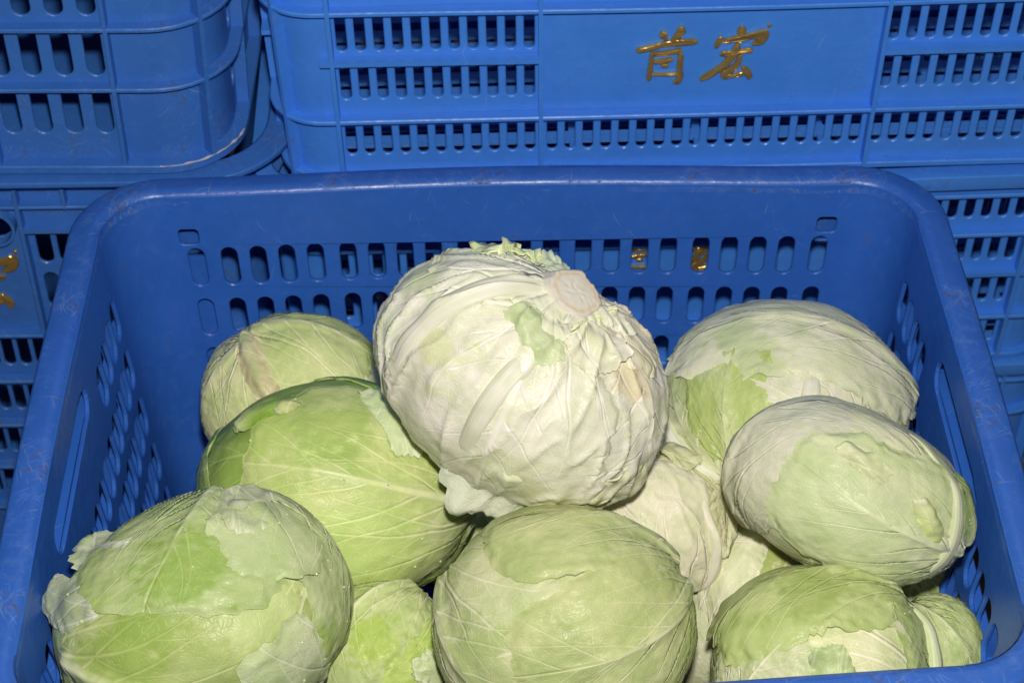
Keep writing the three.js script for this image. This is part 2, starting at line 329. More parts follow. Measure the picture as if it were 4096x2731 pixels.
const ROWS_D = [[0.0300, 0.030], [0.0745, 0.033], [0.1170, 0.030], [0.1580, 0.026]];
const Dd = panelCrate('panel_crate', 'blue crate under the bright lettered one, its gold lettering glimpsed through the front crate slots', BACK_BLUE, ROWS_D, 0.196, [-0.044, 0.100]);
place(Dd, 0.1290, RIM - 0.245, -0.2900 - 0.2035, 0.012);
const Ee = panelCrate('panel_crate', 'lowest blue crate of the right-hand stack, standing on the brown ground', BACK_BLUE, ROWS_D, 0.196, null);
place(Ee, 0.1350, RIM - 0.4425, -0.2950 - 0.2035, 0.016);

const F = panelCrate('panel_crate', 'blue crate stacked over the bright blue lettered one, above the picture', BACK_BLUE, ROWS_B, 0.188, null);
place(F, 0.1420, RIM - 0.0435 + 0.189, -0.2835 - 0.2035, 0.008);

// ---- upper left crate of the slotted mould, and the tall handled crate under it
const A = frontCrate('slotted_crate', 'dusty blue crate at upper left with wide slots and a blank corner bay', 0.262, LEFT_BLUE, LEFT_BLUE, { S: 1.09, row: 0.0505, first: 0.0595, slot: [0.0128, 0.0400], skirt: 0.03, rimOut: 0.0185, radius: 0.050, taper: 0.035, endBay: false, topLedge: true });
{ // the chipped lower lip at A's front right corner
  const PALE = new THREE.MeshStandardMaterial({ roughness: 0.7 }); PALE.color.setRGB(0.42, 0.46, 0.55); PALE.name = 'chipped_plastic';
  const c = new Crate({ W: 0.560 * 1.09, D: 0.424 * 1.09, H: 0.262, radius: 0.050, taper: 0.035, bow: [0.003, 0.002, 0.007, 0.002] });
  const strip = (f) => { const pts = []; for (let i = 0; i <= 60; i++) pts.push(new THREE.Vector3(...f(i / 60))); const g = new THREE.TubeGeometry(new THREE.CatmullRomCurve3(pts), 200, 0.0009, 6), p = g.attributes.position, n = g.attributes.normal; for (let i = 0; i < p.count; i++) { const k = 0.0009 * Math.max(-0.9, 1.7 * N3(p.getX(i) * 140, p.getY(i) * 300, p.getZ(i) * 140) - 0.15); p.setXYZ(i, p.getX(i) + n.getX(i) * k, p.getY(i) + n.getY(i) * k, p.getZ(i) + n.getZ(i) * k); } g.computeVertexNormals(); return g; };
  const m = mesh('chipped_edge', strip((t) => c.corner(0, t * 1.35, 0.0088 + 0.0006 * N3(t * 9, 1, 1), 0.0104)), PALE, A); m.userData.label = 'whitish chipped edge on the lower corner';
}
place(A, -0.4905, RIM - 0.0270, -0.5030, -0.028);

const A2 = frontCrate('slotted_crate', 'dusty blue crate stacked over the wide-slotted one at left, above the picture', 0.262, LEFT_BLUE, LEFT_BLUE, { S: 1.09, row: 0.0505, first: 0.0595, slot: [0.0128, 0.0400], skirt: 0.03, rimOut: 0.0185, radius: 0.050, taper: 0.035, endBay: false, topLedge: true });
place(A2, -0.4905, RIM - 0.0270 + 0.263, -0.5030, -0.02);

function handledCrate() {
  const root = thing('handled_crate', 'tall blue crate at lower left with an oval hand hole over gold lettering', 'crate');
  const T = 0.4215, H = 0.409, c = new Crate({ W: 0.60, D: 0.42, H: T, radius: 0.055, wall: 0.003, taper: 0.03, bow: 0.002 });
  const x0 = 0.117, holes = [[0, H - 0.040, 0.220, 0.029]], px = c.half(0) - c.radius;
  const ys = [[H - 0.0575, 0.026], [H - 0.100, 0.030], [H - 0.1205 - 0.02, 0.030]];
  const xs = spread(x0 + 0.004, px - 0.03, 6);
  for (const y of [H - 0.063, H - 0.108]) holes.push(...slotRow(xs, y, 0.0112, 0.035), ...slotRow(xs.map((x) => -x), y, 0.0112, 0.035));
  const all = spread(-px + 0.03, px - 0.03, 34);
  for (let k = 0; k < 4; k++) holes.push(...slotRow(all, H - 0.172 - 0.0505 * k, 0.0090, 0.034));
  void ys;
  const plain = []; for (let k = 0; k < 6; k++) plain.push(...slotRow(spread(-0.14, 0.14, 19), H - 0.085 - 0.0505 * k, 0.009, 0.034));
  mesh('front_wall', c.wallGeo(0, 0, T - 0.002, holes), LEFT_BLUE, root);
  mesh('side_wall', c.wallGeo(1, 0, T - 0.002, plain), LEFT_BLUE, root);
  mesh('rear_wall', c.wallGeo(2, 0, T - 0.002, holes), LEFT_BLUE, root);
  mesh('side_wall', c.wallGeo(3, 0, T - 0.002, plain), LEFT_BLUE, root);
  for (let f = 0; f < 4; f++) mesh('corner_wall', c.cornerGeo(f, 0, H - 0.002), LEFT_BLUE, root);
  for (let k = 0; k < 5; k++) mesh('ledge', c.ledge(H - 0.1500 - 0.0505 * k, 0.0034, 0.0001, 0.009), LEFT_BLUE, root);
  mesh('ledge', c.ledge(H - 0.0195, 0.003, 0.0001, 0.009), LEFT_BLUE, root);
  for (const s of [-1, 1]) for (const y of [H - 0.0425]) { const g = new THREE.BoxGeometry(px - x0 + 0.02, 0.0032, 0.0085, 6, 1, 1).toNonIndexed(); g.translate(s * (x0 + px + 0.02) / 2, y, 0.0045); mesh('ledge', c.bend(g, 0), LEFT_BLUE, root); }
  for (const f of [0, 2]) { for (const x of [-x0, x0]) mesh('rib', c.ridge(f, x, H - 0.152, H - 0.004, 0.003, 0.0001, 0.0092), LEFT_BLUE, root); for (const x of [-px + 0.02, px - 0.02]) mesh('rib', c.ridge(f, x, 0.002, H - 0.004, 0.003, 0.0001, 0.0092), LEFT_BLUE, root); for (const x of [-px, -x0 - 0.035, -x0 + 0.014, x0 - 0.014, x0 + 0.035, px]) mesh('short_rib', c.ridge(f, x, H - 0.021, H - 0.003, 0.0026, 0.0001, 0.0087), LEFT_BLUE, root); }
  for (const f of [1, 3]) for (const x of [-0.15, -0.05, 0.05, 0.15]) mesh('rib', c.ridge(f, x, 0.002, H - 0.004, 0.003, 0.0001, 0.0092), LEFT_BLUE, root);
  { // collar of the hand hole
    const sh = new THREE.Shape(), inr = new THREE.Path(), rr = (q, w, h, r) => { q.absarc(w / 2 - r, 0, r, -Math.PI / 2, Math.PI / 2); q.absarc(-w / 2 + r, 0, r, Math.PI / 2, Math.PI * 1.5); };
    rr(sh, 0.2246, 0.0336, 0.0168); rr(inr, 0.2202, 0.0292, 0.0146); sh.holes.push(inr);
    const g = new THREE.ExtrudeGeometry(sh, { depth: 0.009, bevelEnabled: false, curveSegments: 10 }); g.translate(0, H - 0.040, 0);
    mesh('hand_hole_collar', c.bend(g, 0), LEFT_BLUE, root);
  }
  const R = 0.019;
  mesh('rim', mergeVertices(c.sweep([[-0.003, T - 0.008], [-0.0028, T - 0.001], [-0.001, T], [R - 0.001, T], [R, T - 0.001], [R, T - 0.0045], [R - 0.001, T - 0.005], [0.0004, T - 0.005], [0.0004, T - 0.008]])), LEFT_BLUE, root).geometry.computeVertexNormals();
  mesh('foot_flange', c.ledge(0.005, 0.009, 0.0001, 0.0080), LEFT_BLUE, root);
  mesh('floor', c.base(0.003), LEFT_BLUE, root);
  lettering(c, 0, 0.053, H - 0.126, 0.058, HONG, 90, root, 'gold_character');
  return root;
}
place(handledCrate(), -0.470, 0.001, -0.281 - 0.210, -0.02);

// ---------------------------------------------------------------- ground and the wall far behind
{
  const S = 512, d = new Uint8Array(S * S * 4);
  for (let y = 0; y < S; y++) for (let x = 0; x < S; x++) { const n = fbm(x / 40, y / 40, 3.3, 4), m = fbm(x / 6, y / 6, 9.1, 2), v = 1 + n * 0.35 + m * 0.2, o = (y * S + x) * 4; d[o] = toS(0.12 * v); d[o + 1] = toS(0.078 * v); d[o + 2] = toS(0.052 * v); d[o + 3] = 255; }
  const t = texture(d, S, S, true, true); t.repeat.set(8, 8);
  const g = new THREE.PlaneGeometry(8, 8); g.rotateX(-Math.PI / 2);
  const o = mesh('ground', g, new THREE.MeshStandardMaterial({ map: t, roughness: 0.9 }), scene); o.userData.kind = 'structure';
}

// ---------------------------------------------------------------- cabbage leaves
const PS = 1024;
function leafPattern(seed) { // vein mask and height over a leaf, base at v = 0
  const r = rng(seed), mask = new Float32Array(PS * PS), ridge = new Float32Array(PS * PS);
  function stamp(x, y, w, k) {
    const X = x * PS, Y = y * PS, W = w * PS, R = W * 2.4 + 1.5, x0 = Math.max(0, Math.floor(X - R)), x1 = Math.min(PS - 1, Math.ceil(X + R)), y0 = Math.max(0, Math.floor(Y - R)), y1 = Math.min(PS - 1, Math.ceil(Y + R));
    for (let j = y0; j <= y1; j++) for (let i = x0; i <= x1; i++) {
      const d = Math.hypot(i - X, j - Y), m = k * clamp(1 - (d - W * 0.55) / (W * 0.6 + 1)), h = k * Math.exp(-(d * d) / (W * W * 1.1 + 0.6)) * Math.min(1, W / 9), at = j * PS + i;
      if (m > mask[at]) mask[at] = m; if (h > ridge[at]) ridge[at] = h;
    }
  }
  function grow(x, y, a, w, len, depth, curl, k) {
    const ds = 0.0025; let next = (0.03 + r() * 0.03) * (depth ? 1 : 0.5), side = r() < 0.5 ? 1 : -1, wob = r() * 9;
    for (let s = 0; s < len; s += ds) {
      const t = s / len, ww = w * (1 - t * 0.75);
      a += curl * ds + N3(x * 16, y * 16, wob + depth * 7) * 0.018 * (depth ? 1 : 0.4);
      x += Math.sin(a) * ds; y += Math.cos(a) * ds;
      if (x < -0.02 || x > 1.02 || y < -0.02 || y > 1.05) return;
      stamp(x, y, ww, k * (1 - t * 0.35));
      if (s > next && depth < 3) {
        side = -side; next = s + [0.07, 0.085, 0.07][depth] * (0.6 + r() * 0.8);
        const ang = [0.85 - t * 0.25, 0.62, 0.8][depth] * (0.8 + r() * 0.4);
        const l = [0.52 * (1.1 - t * 0.5), 0.24 * (1 - t * 0.5), 0.075][depth] * (0.6 + r() * 0.7);
        grow(x, y, a + side * ang, ww * [0.46, 0.5, 0.5][depth], l, depth + 1, -side * [1.1, 1.6, 4][depth] * (0.6 + r() * 0.8), k * [0.80, 0.62, 0.55][depth]);
      }
    }
  }
  grow(0.5, -0.02, (r() - 0.5) * 0.1, 0.017, 0.98, 0, (r() - 0.5) * 0.3, 1);
  for (const s of [-1, 1]) for (let i = 0; i < 3; i++) grow(0.5 + s * 0.008 * i, -0.01, s * (0.42 + i * 0.36 + (r() - 0.5) * 0.12), 0.0085 - i * 0.0008, 0.72 - i * 0.08, 1, -s * (0.55 + r() * 0.4), 0.92);
  const jit = new Float32Array(2 * 64 * 64); for (let i = 0; i < jit.length; i++) jit[i] = r();
  for (let y = 0; y < PS; y++) for (let x = 0; x < PS; x++) { // the smallest veins close into a net
    const px = x / 19 + 1.1 * N3(x / 45, y / 45, seed), py = y / 19 + 1.1 * N3(x / 45, y / 45, seed + 7), cx = Math.floor(px), cy = Math.floor(py); let f1 = 9, f2 = 9;
    for (let j = -1; j <= 1; j++) for (let i = -1; i <= 1; i++) { const k = 2 * (((cy + j) & 63) * 64 + ((cx + i) & 63)), d = Math.hypot(cx + i + jit[k] - px, cy + j + jit[k + 1] - py); if (d < f1) { f2 = f1; f1 = d; } else if (d < f2) f2 = d; }
    const e = smooth(0.13, 0.02, f2 - f1), at = y * PS + x; mask[at] = Math.max(mask[at], e * 0.30); ridge[at] = Math.max(ridge[at], e * 0.10);
  }
  // how close the veins are: the leaf sinks between them
  let blur = Float32Array.from(mask, (x) => Math.min(1, Math.max(0, x - 0.3) * 2.1)); const R = 11;
  for (let pass = 0; pass < 4; pass++) {
    const nx = new Float32Array(PS * PS), step = pass % 2 ? PS : 1, line = pass % 2 ? 1 : PS;
    for (let a = 0; a < PS; a++) { let sum = 0; const o = a * line; for (let k = -R; k < PS; k++) { if (k + R < PS) sum += blur[o + (k + R) * step]; if (k - R - 1 >= 0) sum -= blur[o + (k - R - 1) * step]; if (k >= 0) nx[o + k * step] = sum / (2 * R + 1); } }
    blur = nx;
  }
  for (let i = 0; i < blur.length; i++) blur[i] = 1 - Math.min(1, blur[i] * 2.2);
  return { mask, ridge, blur, seed };
}
function leafMaps(p, lam, veinTint, blotch) {
  const col = new Uint8Array(PS * PS * 4);
  for (let y = 0; y < PS; y++) for (let x = 0; x < PS; x++) {
    const i = y * PS + x, n = fbm(x / 170, y / 170, p.seed, 4), f = fbm(x / 14, y / 14, p.seed + 4, 2), sp = fbm(x / 9, y / 9, p.seed + 8, 1);
    const m = clamp(p.mask[i] * (0.85 + n * 0.35)), o = i * 4, spot = clamp((sp - 0.66) * 5) * clamp((n + 0.1) * 3) * 0.45;
    for (let c = 0; c < 3; c++) {
      let v = lam[c] * (1 + blotch * (n * [0.30, 0.16, 0.40][c] + f * 0.03));
      v = lerp(v, veinTint[c], m);
      v = lerp(v, [0.5, 0.33, 0.18][c], spot * 0.42);
      col[o + c] = toS(v);
    }
    col[o + 3] = 255;
  }
  return texture(col, PS, PS, true);
}
function leafBump(p) {
  const H = new Float32Array(PS * PS * 4);
  for (let y = 0; y < PS; y++) for (let x = 0; x < PS; x++) { const i = y * PS + x, v = p.ridge[i] * 0.8 - p.blur[i] * 0.35 + 0.02 * fbm(x / 10, y / 10, p.seed + 2, 2) + 0.35 * fbm(x / 75, y / 75, p.seed + 3, 2); H[i * 4] = H[i * 4 + 1] = H[i * 4 + 2] = v; H[i * 4 + 3] = 1; }
  return texture(H, PS, PS, false);
}
const PATTERNS = [5, 17, 29, 41].map(leafPattern);
const GREEN_LEAF = [], CREAM_LEAF = [];
PATTERNS.forEach((p, i) => {
  const bump = leafBump(p);
  const make = (name, lam, vein, blotch, rough) => { const m = new THREE.MeshPhysicalMaterial({ map: leafMaps(p, lam, vein, blotch), bumpMap: bump, bumpScale: 0.0015, roughness: rough, vertexColors: true, specularIntensity: 0.6, ior: 1.42 }); m.name = name; return m; };
  GREEN_LEAF.push(make('green_leaf', [0.67, 0.755, 0.51], [1, 0.99, 0.94], 0.5, 0.37));
  CREAM_LEAF.push(make('cream_leaf', [0.86, 0.89, 0.77], [1, 0.995, 0.97], 0.35, 0.38));
});
const sampleOf = (key) => (p, u, v) => { const x = clamp(u) * (PS - 1), y = clamp(v) * (PS - 1), i = Math.floor(x), j = Math.floor(y), a = x - i, b = y - j, at = (q, w) => p[key][Math.min(PS - 1, w) * PS + Math.min(PS - 1, q)]; return lerp(lerp(at(i, j), at(i + 1, j), a), lerp(at(i, j + 1), at(i + 1, j + 1), a), b); };

const sampleRidge = sampleOf('ridge'), samplePuff = sampleOf('blur');

// the head a leaf lies on: ellipsoid with dents and wrinkles
function surface(c, d) {
  const [x, y, z] = d, w = c.wr, s = c.seed * 1.7;
  const pw = c.pw ?? 2.14;
  let k = Math.pow(Math.abs(x) ** pw + Math.abs(y) ** pw + Math.abs(z) ** pw, -1 / pw) * 0.985 + 0.030 * fbm(x * 1.3 + s, y * 1.3, z * 1.3, 2) + 0.009 * N3(x * 3.0, y * 3.0 + s, z * 3.0);
  if (w > 1.2) { // folds that run out from the stem
    const S = c.S, co = x * S[0] + y * S[1] + z * S[2], th = Math.acos(clamp(co, -1, 1)), u = [x - co * S[0], y - co * S[1], z - co * S[2]], m = Math.hypot(...u) || 1;
    const q = fbm(u[0] / m * 2.6 + s, u[1] / m * 2.6 + th * 0.7, u[2] / m * 2.6, 2), f = 1 - Math.abs(Math.sin(q * 4.2 + th * 0.8 + N3(x * 2.4, y * 2.4, z * 2.4 + s) * 1.5));
    k += w * (0.0175 * f * f - 0.006) * smooth(0.1, 0.5, th) + 0.006 * w * N3(x * 4.2, y * 4.2 + s, z * 4.2);
  }
  return k;
}
function leafGeo(c, L, pat, seed) {
  const b = new THREE.Vector3(...L.b).normalize(), t = new THREE.Vector3(...L.t).normalize();
  const om = Math.acos(clamp(b.dot(t), -1, 1)), n = new THREE.Vector3().crossVectors(b, t).normalize(), e = new THREE.Vector3().crossVectors(n, b);
  const W = L.w * Math.PI / 180, big = om * W > 0.45, NR = big ? 46 : 20, NA = big ? 144 : 72, r = rng(seed), ph = r() * 100, rag = L.rag ?? 0.8, lay = (L.lay ?? 1) * 0.0014 + 0.0004, mid = L.mid ?? 1;
  const [ra, rb, rc] = c.r, mean = (ra + rb + rc) / 3, sq = L.sq ?? 2.5;
  const pos = [], col = [], uv = [], idx = [], d = new THREE.Vector3(), flare = L.flare ?? 0, reach = Math.min(W, om / 2) * mean;
  const jag = (a) => { const x = Math.cos(a), y = Math.sin(a); return rag * (N3(x * 1.7 + ph, y * 1.7, 1.3) * 0.07 - Math.abs(N3(x * 4.5 + ph, y * 4.5, 2.1)) * 0.11 + Math.abs(N3(x * 11 + ph, y * 11, 5.2)) * 0.06 + Math.abs(N3(x * 31, y * 31 + ph, 8.2)) * 0.022); };
  function at(rho, a) { // rho 0 in the middle .. 1 at the edge
    const cx = Math.cos(a), sy = Math.sin(a), R = Math.pow(Math.abs(cx) ** sq + Math.abs(sy) ** sq, -1 / sq) * (1 + jag(a) * smooth(0.35, 1, rho)), ua = W * rho * R * cx * (L.rib ? 1 - 0.5 * clamp(0.5 + 0.5 * rho * sy) : 1), v = 0.5 + 0.5 * rho * R * sy, al = v * om, ub = ua + (L.bend ?? 0) * 4 * v * (1 - v);
    d.copy(b).multiplyScalar(Math.cos(al)).addScaledVector(e, Math.sin(al)).multiplyScalar(Math.cos(ub)).addScaledVector(n, Math.sin(ub));
    const U = L.rib ? 0.12 : big ? 0.5 + 0.44 * ua / W : 0.2 + (ph % 0.5) + ua * mean / 0.17, V = L.rib ? 0.5 + ua : big ? 0.03 + v * 0.92 : 0.3 + al * mean / 0.17, edge = (1 - rho) * reach, near = smooth(0.012, 0, edge), vc = clamp(v);
    const fine = (L.rib || !big ? 0.5 : 1), free = N3(d.x * 3.1 + ph, d.y * 3.1, d.z * 3.1);
    let h = lay * (1 - 0.35 * smooth(0.006, 0, edge)) + sampleRidge(pat, U, V) * 0.0010 * fine - samplePuff(pat, U, V) * 0.0009 * fine + 0.0042 * (L.free ?? ((L.lay ?? 1) > 2 ? 1 : 0)) * rag * smooth(0.009, 0, edge) * Math.max(0, free) * (vc > 0.12 ? 1 : 0);
    h += mid * 0.0028 * (1 - vc) ** 1.1 * Math.exp(-(Math.abs(ua / 0.075) ** 2.8)) * smooth(0, 0.06, vc);         // the thick midrib
    h += 0.0008 * near * N3(d.x * 14, d.y * 14, d.z * 14 + ph) * rag + flare * mean * smooth(0.5, 1, vc) ** 2 * (0.7 + 0.6 * N3(ua * 4, ph, 1));
    if (L.rib) h = lay - 0.0004 + L.rib * Math.pow(Math.max(0, 1 - rho * rho), 0.55) * (1 - 0.6 * vc) * (1 + 0.25 * N3(vc * 4, ph, 3)) - 0.0042 * smooth(0.4, 1, vc) - 0.002 * smooth(0.2, 0, vc);
    if (L.lift) h += L.lift * mean * smooth(0, 0.4, vc) * smooth(1, 0.6, vc) * (0.6 + 0.8 * N3(vc * 5, ph, 2));
    h += 0.0006 * c.wr * fbm(ua * 5 + ph, vc * 3, 0.5, 2) * smooth(0, 0.2, vc);
    const k = surface(c, d.toArray());
    const out = new THREE.Vector3(d.x * ra * k, d.y * rb * k, d.z * rc * k), g = new THREE.Vector3(d.x / ra, d.y / rb, d.z / rc).normalize();
    return { p: out.addScaledVector(g, h), U, V, edge, ua, v: vc, d: d.clone() };
  }
  const tint = (q, v) => {
    const n = fbm(q.d.x * 4 + ph, q.d.y * 4, q.d.z * 4, 3), mott = fbm(q.d.x * 13, q.d.y * 13 + ph, q.d.z * 13, 3), pale = smooth(0.30, 0, v) * (L.pale ?? 0.4) + 0.7 * Math.min(mid, 1.4) * Math.exp(-(Math.abs(q.ua / 0.07) ** 3)) * (1 - v) * (L.pale ?? 1), bruise = smooth(0.35, 0.75, fbm(q.d.x * 9, q.d.y * 9 + ph, q.d.z * 9, 3)) * (L.stain ?? 0.15);
    return [0, 1, 2].map((k) => { let x = L.col[k] / (c.pat === 'c' ? [0.90, 0.92, 0.81] : [0.72, 0.79, 0.57])[k] * (1 + n * [0.11, 0.07, 0.17][k] + mott * [0.07, 0.04, 0.12][k]); x = lerp(x, [0.76, 0.76, 0.55][k], clamp(pale)); for (const [sx, sy, sz, rr, ...cl] of L.spots ?? []) { const dd = Math.acos(clamp(q.d.x * sx + q.d.y * sy + q.d.z * sz, -1, 1)) * (1 + 0.5 * n + 0.55 * mott); x = lerp(x, cl[k] / (c.pat === 'c' ? [0.90, 0.92, 0.81] : [0.72, 0.79, 0.57])[k], smooth(rr * 1.25, rr * 0.55, dd)); } x = lerp(x, [0.46, 0.36, 0.20][k], bruise * 0.35); return x; });
  };
  const rows = NA + 1;
  for (let j = 0; j <= NR; j++) for (let i = 0; i <= NA; i++) {
    const q = at(Math.max(0.004, 1 - Math.pow(1 - j / NR, 1.35)), i / NA * Math.PI * 2);
    pos.push(q.p.x, q.p.y, q.p.z); uv.push(q.U, q.V); col.push(...tint(q, q.v));
  }
  for (let j = 0; j < NR; j++) for (let i = 0; i < NA; i++) { const p = j * rows + i; idx.push(p, p + rows, p + 1, p + 1, p + rows, p + rows + 1); }
  // the cut edge of the leaf: its thickness, turned down to what lies below
  const start = pos.length / 3, th = L.rib ? 0.004 : 0.0012;
  for (let i = 0; i <= NA; i++) {
    const at3 = NR * rows + i, k = at3 * 3, p = new THREE.Vector3(pos[k], pos[k + 1], pos[k + 2]), g = new THREE.Vector3(p.x / ra / ra, p.y / rb / rb, p.z / rc / rc).normalize(), cc = col.slice(k, k + 3).map((x, m) => lerp(x, [0.74, 0.77, 0.5][m], 0.4));
    pos.push(p.x, p.y, p.z); p.addScaledVector(g, -th); pos.push(p.x, p.y, p.z); const u = uv.slice(at3 * 2, at3 * 2 + 2); uv.push(...u, ...u); col.push(...cc, ...cc);
  }
  for (let i = 0; i < NA; i++) { const p = start + i * 2; idx.push(p, p + 1, p + 2, p + 1, p + 3, p + 2); }
  const geo = new THREE.BufferGeometry(); geo.setAttribute('position', new THREE.Float32BufferAttribute(pos, 3)); geo.setAttribute('uv', new THREE.Float32BufferAttribute(uv, 2)); geo.setAttribute('color', new THREE.Float32BufferAttribute(col, 3)); geo.setIndex(idx); geo.computeVertexNormals();
  return geo;
}
const CUT = new THREE.MeshPhysicalMaterial({ roughness: 0.5, vertexColors: true, specularIntensity: 0.5 }); CUT.name = 'cut_stem';
const WATER = new THREE.MeshPhysicalMaterial({ roughness: 0.06, ior: 1.4 }); WATER.color.setRGB(0.55, 0.66, 0.33); WATER.name = 'water';
const _v = new THREE.Vector3();

function cabbage(c) {
  const root = thing('cabbage', c.label, 'cabbage', c.p); root.quaternion.set(...c.q);
  const r = rng(c.seed), mats = c.pat === 'c' ? CREAM_LEAF : GREEN_LEAF; c.wr ??= 1;
  // inner head
  const core = new THREE.SphereGeometry(1, 64, 48), cp = core.attributes.position, cc = [];
  for (let i = 0; i < cp.count; i++) { const d = _v.fromBufferAttribute(cp, i).normalize(), k = surface(c, d.toArray()) * 0.992, n = fbm(d.x * 4, d.y * 4, d.z * 4 + c.seed, 3); cp.setXYZ(i, d.x * c.r[0] * k, d.y * c.r[1] * k, d.z * c.r[2] * k); cc.push(...c.auto.map((x, q) => x * (1 + n * [0.2, 0.12, 0.3][q]))); }
  core.setAttribute('color', new THREE.Float32BufferAttribute(cc, 3)); core.computeVertexNormals();
  mesh('inner_head', core, mats[c.seed % 4], root);
  // wrapping leaves from the stem, then the outer leaves one by one
  const S = new THREE.Vector3(...c.S).normalize(), X = new THREE.Vector3(0.3, 0.8, 0.52).cross(S).normalize(), Y = new THREE.Vector3().crossVectors(S, X), a0 = r() * 6;
  const list = [];
  for (let k = 0; k < 4; k++) { const a = a0 + k * 2.4, t = S.clone().multiplyScalar(-0.86).addScaledVector(X, 0.5 * Math.cos(a)).addScaledVector(Y, 0.5 * Math.sin(a)), b = S.clone().addScaledVector(X, 0.10 * Math.cos(a)).addScaledVector(Y, 0.10 * Math.sin(a)); list.push({ b: b.toArray(), t: t.toArray(), w: 62, lay: -0.3 + k * 0.25, col: c.auto, rag: 1, free: 0, mid: 0.25 }); }
  list.push(...c.leaves);
  list.forEach((L, i) => mesh(L.rib ? 'leaf_rib' : 'leaf', leafGeo(c, L, PATTERNS[(i + c.seed) % 4], c.seed * 31 + i), mats[(i + c.seed) % 4], root));
  if (c.stem) stem(c, root);
  if (c.drops) drops(c, root, r);
  return root;
}
function stem(c, root) { // the cut end of the stalk
  const s = new THREE.Vector3(...c.stem).normalize(), pos = [], col = [], idx = [], NR = 14, NA = 48, nrm = new THREE.Vector3(s.x / c.r[0], s.y / c.r[1], s.z / c.r[2]).normalize().lerp(new THREE.Vector3(0.15, 0.1, 1), 0.42).normalize(); // cut askew
  const X = new THREE.Vector3(0.2, 1, 0.1).cross(nrm).normalize(), Y = new THREE.Vector3().crossVectors(nrm, X), base = new THREE.Vector3(s.x * c.r[0], s.y * c.r[1], s.z * c.r[2]);
  for (let j = 0; j <= NR; j++) for (let i = 0; i <= NA; i++) {
    const a = i / NA * Math.PI * 2, f = j / NR, out = 0.0166 * (1 + 0.16 * N3(Math.cos(a) * 1.6 + 3, Math.sin(a) * 1.6, 2) + 0.10 * N3(Math.cos(a) * 5, Math.sin(a) * 5 + 3, 2));
    const top = f < 0.72, rr = top ? out * f / 0.72 : out * (1 + (f - 0.72) * 1.5), h = top ? 0.0092 - 0.0010 * (f / 0.72) ** 2 + 0.0007 * N3(Math.cos(a) * f * 9, Math.sin(a) * f * 9, 4) : 0.0072 - (f - 0.72) / 0.28 * 0.013;
    const p = base.clone().addScaledVector(X, Math.cos(a) * rr).addScaledVector(Y, Math.sin(a) * rr * 0.86).addScaledVector(nrm, h);
    pos.push(p.x, p.y, p.z);
    const g = f / 0.72, ring = Math.exp(-(((g - 0.80 + 0.05 * N3(a * 1.5, 1, 1)) / 0.07) ** 2)) * (0.55 + 0.5 * N3(a * 1.2, 7, 3)), cell = N3(p.x * 500, p.y * 500, p.z * 500) * 0.03;
    const q = [[0.60, 0.56, 0.49], [0.58, 0.38, 0.19]], e = top ? 0 : 1;
    col.push(...[0, 1, 2].map((k) => lerp(lerp(q[0][k], q[1][k], clamp(ring)), [0.68, 0.65, 0.54][k], e) + cell));
  }
  for (let j = 0; j < NR; j++) for (let i = 0; i < NA; i++) { const a = j * (NA + 1) + i; idx.push(a, a + NA + 1, a + 1, a + 1, a + NA + 1, a + NA + 2); }
  const g = new THREE.BufferGeometry(); g.setAttribute('position', new THREE.Float32BufferAttribute(pos, 3)); g.setAttribute('color', new THREE.Float32BufferAttribute(col, 3)); g.setIndex(idx); g.computeVertexNormals();
  const m = mesh('cut_stem', g, CUT, root); m.userData.label = 'round pinkish grey cut stem end with an orange ring';
}
function drops(c, root, r) { // beads of water on the wet leaves
  const ray = new THREE.Raycaster(), leaves = root.children.filter((m) => m.name === 'leaf').slice(-7), list = [], to = new THREE.Vector3(), from = new THREE.Vector3();
  leaves.forEach((m) => { m.geometry.computeBoundingSphere(); });
  for (let k = 0; k < 70; k++) {
    const d = new THREE.Vector3(r() * 2 - 1, r() * 1.5 - 1, 0.25 + r()).normalize(); from.set(d.x * c.r[0] * 1.6, d.y * c.r[1] * 1.6, d.z * c.r[2] * 1.6); to.copy(from).negate().normalize();
    let best = null;
    for (const m of leaves) { const p = m.geometry.attributes.position; for (let i = 0; i < p.count; i += 3) { _v.fromBufferAttribute(p, i); const s = _v.dot(to) - from.dot(to), x = _v.clone().sub(from).addScaledVector(to, -s).length(); if (x < 0.0022 && (!best || s < best.s)) best = { s, p: _v.clone() }; } }
    if (!best) continue;
    const rad = 0.0004 + r() * r() * 0.0010, g = new THREE.SphereGeometry(rad, 8, 6); g.scale(1, 1, 1); g.translate(best.p.x, best.p.y, best.p.z); list.push(g);
  }
  void ray;
  if (list.length) mesh('water_drops', mergeGeometries(list), WATER, root).userData.kind = 'stuff';
}
